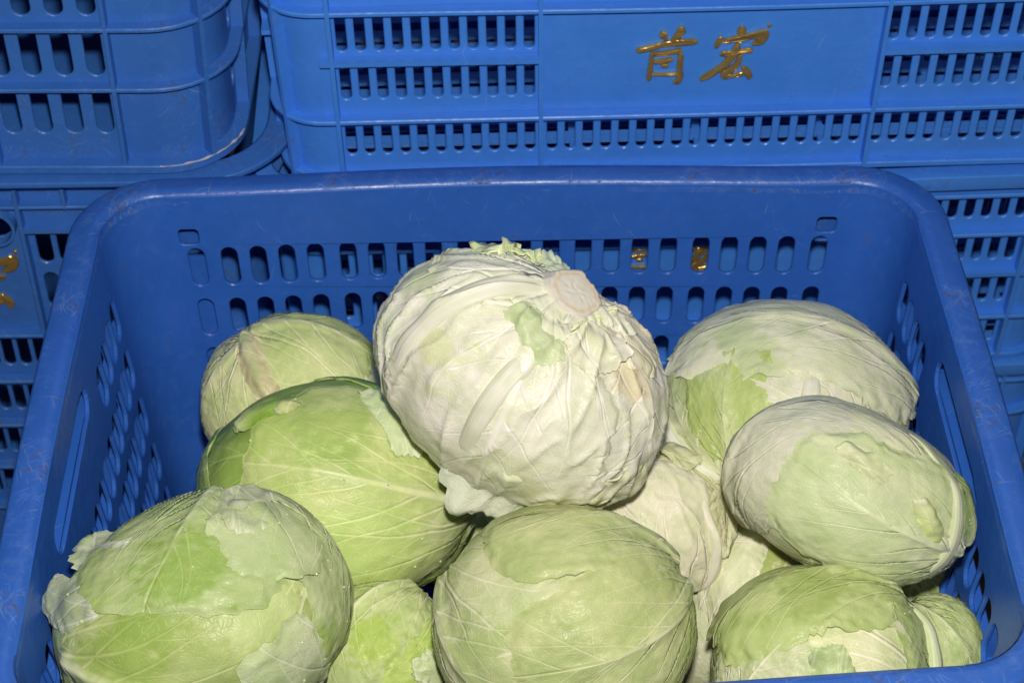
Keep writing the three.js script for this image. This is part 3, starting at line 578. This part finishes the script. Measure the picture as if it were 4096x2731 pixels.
const CABBAGES = [
  {"label": "green and pale cabbage with a dark green leaf patch, by the left wall in front", "p": [-0.1871, 0.4, 0.1257], "q": [-0.4008, 0.154, 0.1657, 0.8878], "r": [0.0873, 0.0696, 0.0761], "S": [0.725, 0.659, 0.2], "auto": [0.53, 0.6, 0.25], "seed": 11, "pat": "g", "wr": 1.0, "leaves": [{"b": [-0.874, 0.23, 0.428], "t": [0.561, -0.729, 0.393], "w": 64, "lay": 1, "col": [0.38, 0.45, 0.15], "spots": [[-0.415, 0.002, 0.91, 0.348, 0.31, 0.41, 0.1], [0.392, -0.149, 0.908, 0.319, 0.54, 0.6, 0.27], [-0.161, -0.347, 0.924, 0.203, 0.43, 0.5, 0.19]]}, {"b": [-0.2, 0.751, 0.629], "t": [-0.48, 0.871, 0.1], "w": 12, "lay": 1.0, "col": [0.5, 0.55, 0.36], "flare": 0.17, "rag": 2.2, "pale": 0, "free": 0}, {"b": [-0.508, 0.397, 0.764], "t": [-0.771, 0.629, 0.1], "w": 12, "lay": 1.0, "col": [0.5, 0.54, 0.36], "flare": 0.14, "rag": 2.2, "pale": 0, "free": 0}, {"b": [0.441, 0.842, 0.312], "t": [-0.221, 0.162, 0.962], "w": 44, "lay": 2.6, "col": [0.43, 0.51, 0.22], "pale": 0.12, "rag": 0.7, "sq": 4.5, "spots": [[0.07, 0.36, 0.93, 0.304, 0.29, 0.41, 0.1], [-0.604, 0.353, 0.714, 0.203, 0.42, 0.53, 0.18], [0.495, 0.472, 0.729, 0.174, 0.5, 0.56, 0.3]]}, {"b": [0.587, 0.72, 0.37], "t": [0.695, -0.712, 0.1], "w": 31, "lay": 2.4, "col": [0.48, 0.54, 0.28], "pale": 0.15, "rag": 1.1, "sq": 4, "spots": [[0.583, -0.582, 0.567, 0.174, 0.36, 0.46, 0.14]]}, {"b": [0.516, 0.701, 0.492], "t": [0.597, -0.028, 0.802], "w": 22, "lay": 3.1, "col": [0.5, 0.56, 0.3], "pale": 0.2, "rag": 1.6, "sq": 4}, {"b": [0.312, -0.945, 0.1], "t": [0.319, -0.347, 0.882], "w": 17, "lay": 3.2, "col": [0.6, 0.65, 0.38], "rag": 1.2, "sq": 5}, {"b": [0.488, 0.798, 0.354], "t": [0.561, 0.306, 0.769], "w": 13, "lay": 3.8, "col": [0.46, 0.51, 0.29], "rag": 1.6}, {"b": [0.62, 0.721, 0.311], "t": [0.474, 0.586, 0.658], "w": 10, "lay": 4.4, "col": [0.46, 0.49, 0.32], "rag": 1.8}], "drops": 1},
  {"label": "deep green cabbage with a torn pale strip on it, left of the cut-stem cabbage", "p": [-0.1161, 0.372, 0.0008], "q": [-0.3976, 0.0315, -0.0215, 0.9168], "r": [0.0869, 0.071, 0.0766], "S": [0.981, -0.145, 0.131], "auto": [0.29, 0.41, 0.09], "seed": 22, "pat": "g", "wr": 1.0, "leaves": [{"b": [0.102, -0.828, -0.551], "t": [-0.874, 0.475, 0.1], "w": 64, "lay": 1, "col": [0.25, 0.38, 0.08], "spots": [[-0.792, 0.109, 0.6, 0.256, 0.33, 0.46, 0.14], [-0.92, 0.266, 0.288, 0.16, 0.36, 0.45, 0.2]]}, {"b": [0.99, -0.086, 0.108], "t": [-0.217, 0.891, -0.399], "w": 40, "lay": 1.8, "col": [0.22, 0.34, 0.08]}, {"b": [0.971, -0.203, 0.124], "t": [0.261, -0.96, 0.1], "w": 30, "lay": 2.2, "col": [0.33, 0.46, 0.1]}, {"b": [0.971, -0.164, 0.173], "t": [-0.626, 0.207, 0.752], "w": 56, "lay": 2.9, "col": [0.53, 0.6, 0.23], "rag": 0.7, "sq": 5, "spots": [[-0.026, 0.461, 0.887, 0.335, 0.41, 0.51, 0.15], [-0.473, 0.461, 0.751, 0.224, 0.46, 0.58, 0.16], [0.262, -0.516, 0.816, 0.479, 0.58, 0.68, 0.25], [0.741, -0.242, 0.626, 0.192, 0.6, 0.66, 0.32]]}, {"b": [0.688, 0.718, 0.1], "t": [0.78, 0.051, 0.624], "w": 14, "lay": 4.0, "col": [0.41, 0.51, 0.15], "sq": 4, "rag": 0.8}, {"b": [0.96, 0.26, 0.1], "t": [0.869, -0.086, 0.487], "w": 12, "lay": 4.0, "col": [0.46, 0.57, 0.17], "rag": 0.8}, {"b": [0.246, 0.832, 0.497], "t": [0.502, 0.266, 0.823], "w": 8, "lay": 4.6, "col": [0.64, 0.71, 0.42], "rag": 1.6, "flare": 0.03, "sq": 5, "pale": 0}, {"b": [-0.665, 0.5, 0.555], "t": [-0.249, 0.773, 0.583], "w": 7, "lay": 4.2, "col": [0.24, 0.37, 0.05], "rag": 1.6}, {"b": [-0.409, 0.637, 0.654], "t": [-0.249, 0.734, 0.631], "w": 5, "lay": 4.8, "col": [0.55, 0.56, 0.24], "rag": 2.5, "flare": 0.02}], "drops": 1},
  {"label": "yellow-green cabbage with a brown dried rib, tucked behind at back left", "p": [-0.1509, 0.328, -0.1269], "q": [-0.3768, 0.0399, -0.0255, 0.9251], "r": [0.0654, 0.06, 0.0608], "S": [-0.558, 0.721, 0.411], "auto": [0.68, 0.73, 0.32], "seed": 33, "pat": "g", "wr": 1.0, "leaves": [{"b": [-0.488, 0.67, 0.559], "t": [-0.824, -0.558, 0.1], "w": 50, "lay": 1.4, "col": [0.73, 0.76, 0.38]}, {"b": [-0.512, 0.746, 0.426], "t": [0.977, 0.112, 0.183], "w": 62, "lay": 2.2, "col": [0.63, 0.7, 0.29], "spots": [[0.837, 0.467, 0.285, 0.326, 0.53, 0.63, 0.18], [0.372, 0.365, 0.853, 0.326, 0.73, 0.77, 0.36]]}, {"b": [-0.512, 0.721, 0.468], "t": [-0.186, -0.091, 0.978], "w": 9, "lay": 3.2, "col": [0.7, 0.61, 0.35], "rag": 2, "mid": 2, "stain": 1.4}, {"b": [0.744, -0.345, 0.572], "t": [0.791, 0.365, 0.491], "w": 14, "lay": 3, "col": [0.77, 0.78, 0.5], "rag": 2.5}]},
  {"label": "large creamy white cabbage with a cut stem end facing up, on top of the pile", "p": [0.003, 0.48, 0.0143], "q": [-0.3538, -0.1182, -0.2691, 0.888], "r": [0.0909, 0.0681, 0.0771], "S": [-0.022, 0.845, 0.534], "auto": [0.765, 0.73, 0.615], "seed": 44, "pat": "c", "wr": 1.7, "leaves": [{"b": [-0.117, 0.955, 0.274], "t": [-0.834, 0.542, -0.1], "w": 50, "lay": 1, "col": [0.66, 0.69, 0.45], "rag": 1.5, "flare": 0.05}, {"b": [-0.466, 0.833, 0.297], "t": [-0.699, 0.708, 0.1], "w": 9, "lay": 3, "col": [0.62, 0.68, 0.38], "rag": 2, "flare": 0.07, "pale": 0}, {"b": [-0.307, 0.926, 0.22], "t": [-0.555, 0.826, 0.1], "w": 8, "lay": 3, "col": [0.62, 0.68, 0.4], "rag": 2.5, "flare": 0.08, "pale": 0}, {"b": [-0.085, 0.891, 0.447], "t": [-0.261, 0.96, 0.1], "w": 7, "lay": 3, "col": [0.6, 0.65, 0.45], "rag": 2, "flare": 0.09, "pale": 0}, {"b": [0.097, 0.867, 0.49], "t": [0.876, 0.471, 0.1], "w": 55, "lay": 1.2, "col": [0.765, 0.73, 0.615]}, {"b": [-0.127, 0.8, 0.586], "t": [-0.6, -0.794, 0.1], "w": 54, "lay": 2.2, "col": [0.76, 0.75, 0.6], "mid": 0.3, "spots": [[-0.868, 0.257, 0.425, 0.229, 0.66, 0.69, 0.46]]}, {"b": [-0.211, 0.728, 0.653], "t": [-0.588, -0.774, 0.235], "w": 6.0, "lay": 3.6, "col": [0.75, 0.72, 0.6], "rib": 0.0066, "rag": 0.3, "sq": 4, "pale": 0, "stain": 0.3}, {"b": [0.08, 0.761, 0.644], "t": [0.927, -0.362, 0.1], "w": 58, "lay": 2.8, "col": [0.765, 0.73, 0.615], "mid": 0.6, "stain": 0.9, "spots": [[0.568, 0.457, 0.684, 0.171, 0.7, 0.62, 0.42], [0.324, 0.609, 0.724, 0.114, 0.72, 0.64, 0.48]]}, {"b": [-0.069, 0.541, 0.838], "t": [0.065, -0.993, 0.1], "w": 50, "lay": 3.6, "col": [0.755, 0.72, 0.58], "mid": 0.3, "rag": 1.2, "spots": [[-0.539, -0.14, 0.831, 0.171, 0.7, 0.69, 0.44], [0.281, -0.703, 0.653, 0.257, 0.7, 0.7, 0.48]]}, {"b": [-0.008, 0.275, 0.961], "t": [0.029, -0.922, 0.387], "w": 5.0, "lay": 4.2, "col": [0.71, 0.69, 0.55], "rib": 0.0027, "bend": -0.1, "rag": 0.3, "sq": 4, "pale": 0, "stain": 0.3}, {"b": [-0.275, 0.476, 0.835], "t": [0.111, 0.219, 0.969], "w": 7.5, "lay": 5.4, "col": [0.56, 0.62, 0.36], "rag": 1.8, "flare": 0.03, "pale": 0, "sq": 5}, {"b": [0.152, 0.823, 0.547], "t": [0.657, 0.625, 0.422], "w": 17, "lay": 4.4, "col": [0.74, 0.68, 0.5], "rag": 2.6, "flare": 0.02, "stain": 1.1}, {"b": [0.07, 0.571, 0.818], "t": [0.426, 0.47, 0.773], "w": 13, "lay": 4.8, "col": [0.77, 0.72, 0.58], "rag": 2.6, "flare": 0.02}, {"b": [0.147, 0.728, 0.67], "t": [0.358, 0.82, 0.447], "w": 8, "lay": 5.2, "col": [0.76, 0.73, 0.62], "rag": 2.6, "flare": 0.03}, {"b": [0.273, -0.618, 0.737], "t": [0.174, -0.98, 0.1], "w": 20, "lay": 2.6, "col": [0.74, 0.76, 0.6], "rag": 2, "flare": 0.27, "sq": 4, "free": 0}, {"b": [0.726, -0.499, 0.473], "t": [0.976, -0.191, 0.1], "w": 20, "lay": 3.4, "col": [0.74, 0.71, 0.52], "rag": 2.5, "flare": 0.04}], "pw": 2.06, "stem": [-0.018, 0.794, 0.607]},
  {"label": "creamy cabbage with a yellow-green torn patch, at the back right against the far wall", "p": [0.1755, 0.38, -0.048], "q": [-0.3714, -0.113, -0.0799, 0.9181], "r": [0.0821, 0.0747, 0.076], "S": [0.207, -0.1, 0.973], "auto": [0.72, 0.71, 0.46], "seed": 55, "pat": "c", "wr": 1.0, "leaves": [{"b": [-0.278, -0.525, 0.804], "t": [-0.881, 0.462, 0.1], "w": 44, "lay": 1.6, "col": [0.6, 0.63, 0.36], "mid": 0.4, "spots": [[-0.714, 0.075, 0.696, 0.208, 0.52, 0.58, 0.28]]}, {"b": [-0.332, -0.577, 0.746], "t": [-0.948, -0.038, 0.317], "w": 5, "lay": 4.6, "col": [0.76, 0.75, 0.6], "rib": 0.0055, "rag": 0.3, "sq": 4, "pale": 0}, {"b": [0.581, -0.013, 0.814], "t": [-0.396, 0.266, 0.879], "w": 34, "lay": 2, "col": [0.73, 0.7, 0.54]}, {"b": [0.179, 0.05, 0.983], "t": [0.136, 0.488, 0.862], "w": 5, "lay": 2.8, "col": [0.76, 0.74, 0.6], "rib": 0.0035, "rag": 0.3, "sq": 4, "pale": 0}, {"b": [-0.162, -0.576, 0.801], "t": [-0.514, 0.512, 0.688], "w": 22, "lay": 2.5, "col": [0.48, 0.56, 0.2], "rag": 1.4, "sq": 4, "spots": [[-0.621, 0.331, 0.71, 0.174, 0.55, 0.6, 0.32]]}, {"b": [0.936, 0.337, 0.1], "t": [-0.873, 0.35, 0.338], "w": 36, "lay": 3.3, "col": [0.69, 0.69, 0.49], "rag": 1.6, "sq": 3.2, "spots": [[-0.282, 0.41, 0.867, 0.208, 0.56, 0.61, 0.34], [-0.461, 0.603, 0.652, 0.208, 0.55, 0.6, 0.36]]}]},
  {"label": "oval cabbage with a pale green leaf over cream, leaning on the right wall", "p": [0.1957, 0.43, 0.0646], "q": [-0.3731, -0.1629, -0.1542, 0.9003], "r": [0.074, 0.0509, 0.0606], "S": [0.916, -0.232, 0.327], "auto": [0.68, 0.68, 0.45], "seed": 66, "pat": "c", "wr": 1.0, "leaves": [{"b": [-0.559, -0.823, 0.1], "t": [-0.208, 0.951, 0.229], "w": 50, "lay": 1.4, "col": [0.64, 0.63, 0.47]}, {"b": [0.971, -0.09, 0.221], "t": [-0.531, -0.064, 0.845], "w": 48, "lay": 2.6, "col": [0.57, 0.62, 0.35], "rag": 0.9, "sq": 3.2, "spots": [[-0.054, -0.417, 0.907, 0.316, 0.56, 0.62, 0.34], [0.216, 0.787, 0.577, 0.211, 0.4, 0.47, 0.18], [0.309, 0.182, 0.934, 0.211, 0.55, 0.58, 0.35]]}, {"b": [0.773, -0.509, 0.378], "t": [0.285, 0.883, 0.374], "w": 4.6, "lay": 3.4, "col": [0.6, 0.61, 0.42], "rib": 0.0026, "rag": 0.3, "sq": 4, "pale": 0}, {"b": [-0.18, 0.444, 0.878], "t": [0.25, 0.257, 0.933], "w": 7, "lay": 3.4, "col": [0.56, 0.58, 0.33], "rag": 1.6}, {"b": [0.485, 0.23, 0.844], "t": [0.733, -0.119, 0.669], "w": 6, "lay": 3.4, "col": [0.5, 0.56, 0.22], "rag": 1.5}, {"b": [0.993, -0.064, 0.1], "t": [0.679, 0.619, 0.394], "w": 16, "lay": 2.8, "col": [0.38, 0.47, 0.16]}]},
  {"label": "smooth sage green cabbage with split leaf edges, front row centre", "p": [0.0231, 0.4, 0.1382], "q": [-0.429, -0.0222, -0.0035, 0.903], "r": [0.0745, 0.069, 0.0696], "S": [0.911, 0.4, 0.1], "auto": [0.58, 0.6, 0.34], "seed": 77, "pat": "g", "wr": 1.0, "leaves": [{"b": [-0.891, 0.444, 0.1], "t": [-0.108, -0.766, 0.633], "w": 62, "lay": 1, "col": [0.55, 0.58, 0.32], "spots": [[-0.581, -0.292, 0.76, 0.304, 0.44, 0.5, 0.22]]}, {"b": [0.881, 0.463, 0.1], "t": [-0.588, 0.65, 0.482], "w": 37, "lay": 2.4, "col": [0.49, 0.53, 0.25], "rag": 0.8, "sq": 4.5, "spots": [[-0.311, 0.401, 0.862, 0.236, 0.42, 0.48, 0.2]]}, {"b": [0.922, 0.374, 0.1], "t": [-0.294, -0.511, 0.808], "w": 39, "lay": 2.9, "col": [0.49, 0.53, 0.24], "rag": 0.8, "sq": 4.5, "spots": [[0.027, -0.292, 0.956, 0.304, 0.42, 0.47, 0.2]]}]},
  {"label": "yellowish cream cabbage mostly hidden between the cut-stem cabbage and the sage green one", "p": [0.0845, 0.355, 0.018], "q": [-0.4054, -0.0429, 0.004, 0.9131], "r": [0.0539, 0.0506, 0.0507], "S": [0.557, -0.769, 0.314], "auto": [0.72, 0.68, 0.4], "seed": 88, "pat": "c", "wr": 1.4, "leaves": [{"b": [0.557, -0.769, 0.314], "t": [-0.474, 0.604, 0.64], "w": 55, "lay": 2, "col": [0.78, 0.73, 0.53], "mid": 0.6}, {"b": [0.557, -0.797, 0.235], "t": [0.505, 0.44, 0.743], "w": 5, "lay": 3.0, "col": [0.74, 0.7, 0.54], "rib": 0.0045, "rag": 0.3, "sq": 4, "pale": 0}, {"b": [0.763, -0.44, 0.474], "t": [0.753, 0.651, 0.1], "w": 26, "lay": 2.6, "col": [0.72, 0.68, 0.42], "rag": 1.5, "stain": 1}, {"b": [0.557, 0.659, 0.505], "t": [0.144, 0.934, 0.327], "w": 16, "lay": 3.2, "col": [0.6, 0.6, 0.34], "rag": 1.5}]},
  {"label": "pale yellow-green cabbage wedged under the oval cabbage", "p": [0.1509, 0.32, 0.0535], "q": [-0.4256, -0.0383, 0.0742, 0.9011], "r": [0.0361, 0.0494, 0.0415], "S": [-0.509, -0.827, 0.239], "auto": [0.64, 0.66, 0.32], "seed": 99, "pat": "g", "wr": 1.0, "leaves": [{"b": [-0.505, -0.858, 0.1], "t": [0.225, 0.969, 0.1], "w": 55, "lay": 1.6, "col": [0.8, 0.79, 0.54]}]},
  {"label": "green cabbage with a pale ragged hole in its top, at front right", "p": [0.1718, 0.375, 0.155], "q": [-0.4371, -0.0829, 0.0145, 0.8955], "r": [0.0643, 0.0593, 0.06], "S": [0.906, -0.162, 0.392], "auto": [0.68, 0.69, 0.39], "seed": 110, "pat": "g", "wr": 1.0, "leaves": [{"b": [-0.709, -0.462, 0.534], "t": [-0.197, 0.436, 0.878], "w": 30, "lay": 1.2, "col": [0.62, 0.64, 0.38]}, {"b": [0.903, -0.418, 0.1], "t": [0.429, 0.898, 0.1], "w": 34, "lay": 2, "col": [0.46, 0.53, 0.23], "mid": 0.5, "sq": 3}, {"b": [0.937, -0.248, 0.246], "t": [0.611, 0.785, 0.1], "w": 5.5, "lay": 3.2, "col": [0.64, 0.65, 0.44], "rib": 0.005, "rag": 0.3, "sq": 4, "pale": 0}, {"b": [0.73, 0.676, 0.1], "t": [-0.906, 0.179, 0.384], "w": 44, "lay": 2.9, "col": [0.48, 0.55, 0.22], "rag": 1.6, "spots": [[-0.039, 0.735, 0.677, 0.354, 0.38, 0.45, 0.15]]}, {"b": [0.197, -0.248, 0.949], "t": [0.039, 0.222, 0.974], "w": 10, "lay": 3.2, "col": [0.44, 0.52, 0.24], "rag": 2, "flare": 0.03}]},
  {"label": "small green cabbage squeezed in the front right corner of the crate", "p": [0.2507, 0.355, 0.1279], "q": [-0.4314, -0.1109, 0.0235, 0.895], "r": [0.0261, 0.0344, 0.0294], "S": [-0.548, 0.83, 0.1], "auto": [0.45, 0.55, 0.14], "seed": 121, "pat": "g", "wr": 1.0, "leaves": [{"b": [-0.722, 0.684, 0.1], "t": [0.8, -0.455, 0.392], "w": 50, "lay": 2, "col": [0.49, 0.56, 0.25]}]},
  {"label": "bright yellow-green cabbage low between the two front cabbages", "p": [-0.0836, 0.34, 0.1082], "q": [-0.4347, 0.0205, -0.0166, 0.9002], "r": [0.0437, 0.043, 0.042], "S": [0.55, 0.829, 0.1], "auto": [0.5, 0.61, 0.17], "seed": 132, "pat": "g", "wr": 1.0, "leaves": [{"b": [0.441, 0.892, 0.1], "t": [-0.739, -0.586, 0.331], "w": 55, "lay": 2, "col": [0.57, 0.64, 0.29], "spots": [[-0.133, 0.154, 0.979, 0.364, 0.45, 0.56, 0.13]]}, {"b": [0.764, 0.638, 0.1], "t": [0.715, -0.34, 0.611], "w": 24, "lay": 2.6, "col": [0.37, 0.49, 0.11]}, {"b": [0.715, -0.586, 0.38], "t": [0.473, 0.031, 0.881], "w": 16, "lay": 3.2, "col": [0.62, 0.66, 0.4], "rag": 2.5}]},
  {"label": "dull green cabbage in the lower layer, in the gap left of the sage green cabbage", "p": [-0.0205, 0.285, -0.0286], "q": [-0.4104, -0.004, -0.0092, 0.9118], "r": [0.0443, 0.0414, 0.0415], "S": [0.1, 0.857, 0.505], "auto": [0.42, 0.5, 0.18], "seed": 143, "pat": "g", "wr": 1.0, "leaves": []},
  {"label": "pale stalky cabbage in the lower layer, in the gap right of the sage green cabbage", "p": [0.117, 0.295, 0.0659], "q": [-0.4314, -0.0554, 0.0066, 0.9005], "r": [0.0335, 0.0377, 0.0345], "S": [-0.1, 0.815, 0.571], "auto": [0.58, 0.58, 0.38], "seed": 154, "pat": "c", "wr": 1.0, "leaves": []},
  {"label": "dim green cabbage in the lower layer under the oval cabbage by the right wall", "p": [0.2623, 0.3, 0.0453], "q": [-0.4214, -0.1067, 0.0235, 0.9003], "r": [0.0339, 0.031, 0.0315], "S": [0.0, 0.818, 0.575], "auto": [0.39, 0.46, 0.18], "seed": 165, "pat": "g", "wr": 1.0, "leaves": []},
  {"label": "dim green cabbage in the lower layer between the cut-stem and the back right cabbage", "p": [0.1264, 0.26, -0.1349], "q": [-0.3894, -0.0513, 0.0078, 0.9196], "r": [0.038, 0.0348, 0.0353], "S": [0.0, 0.995, 0.1], "auto": [0.35, 0.42, 0.13], "seed": 176, "pat": "g", "wr": 1.0, "leaves": []}
];
for (const c of CABBAGES) cabbage(c);

renderer.render(scene, camera);
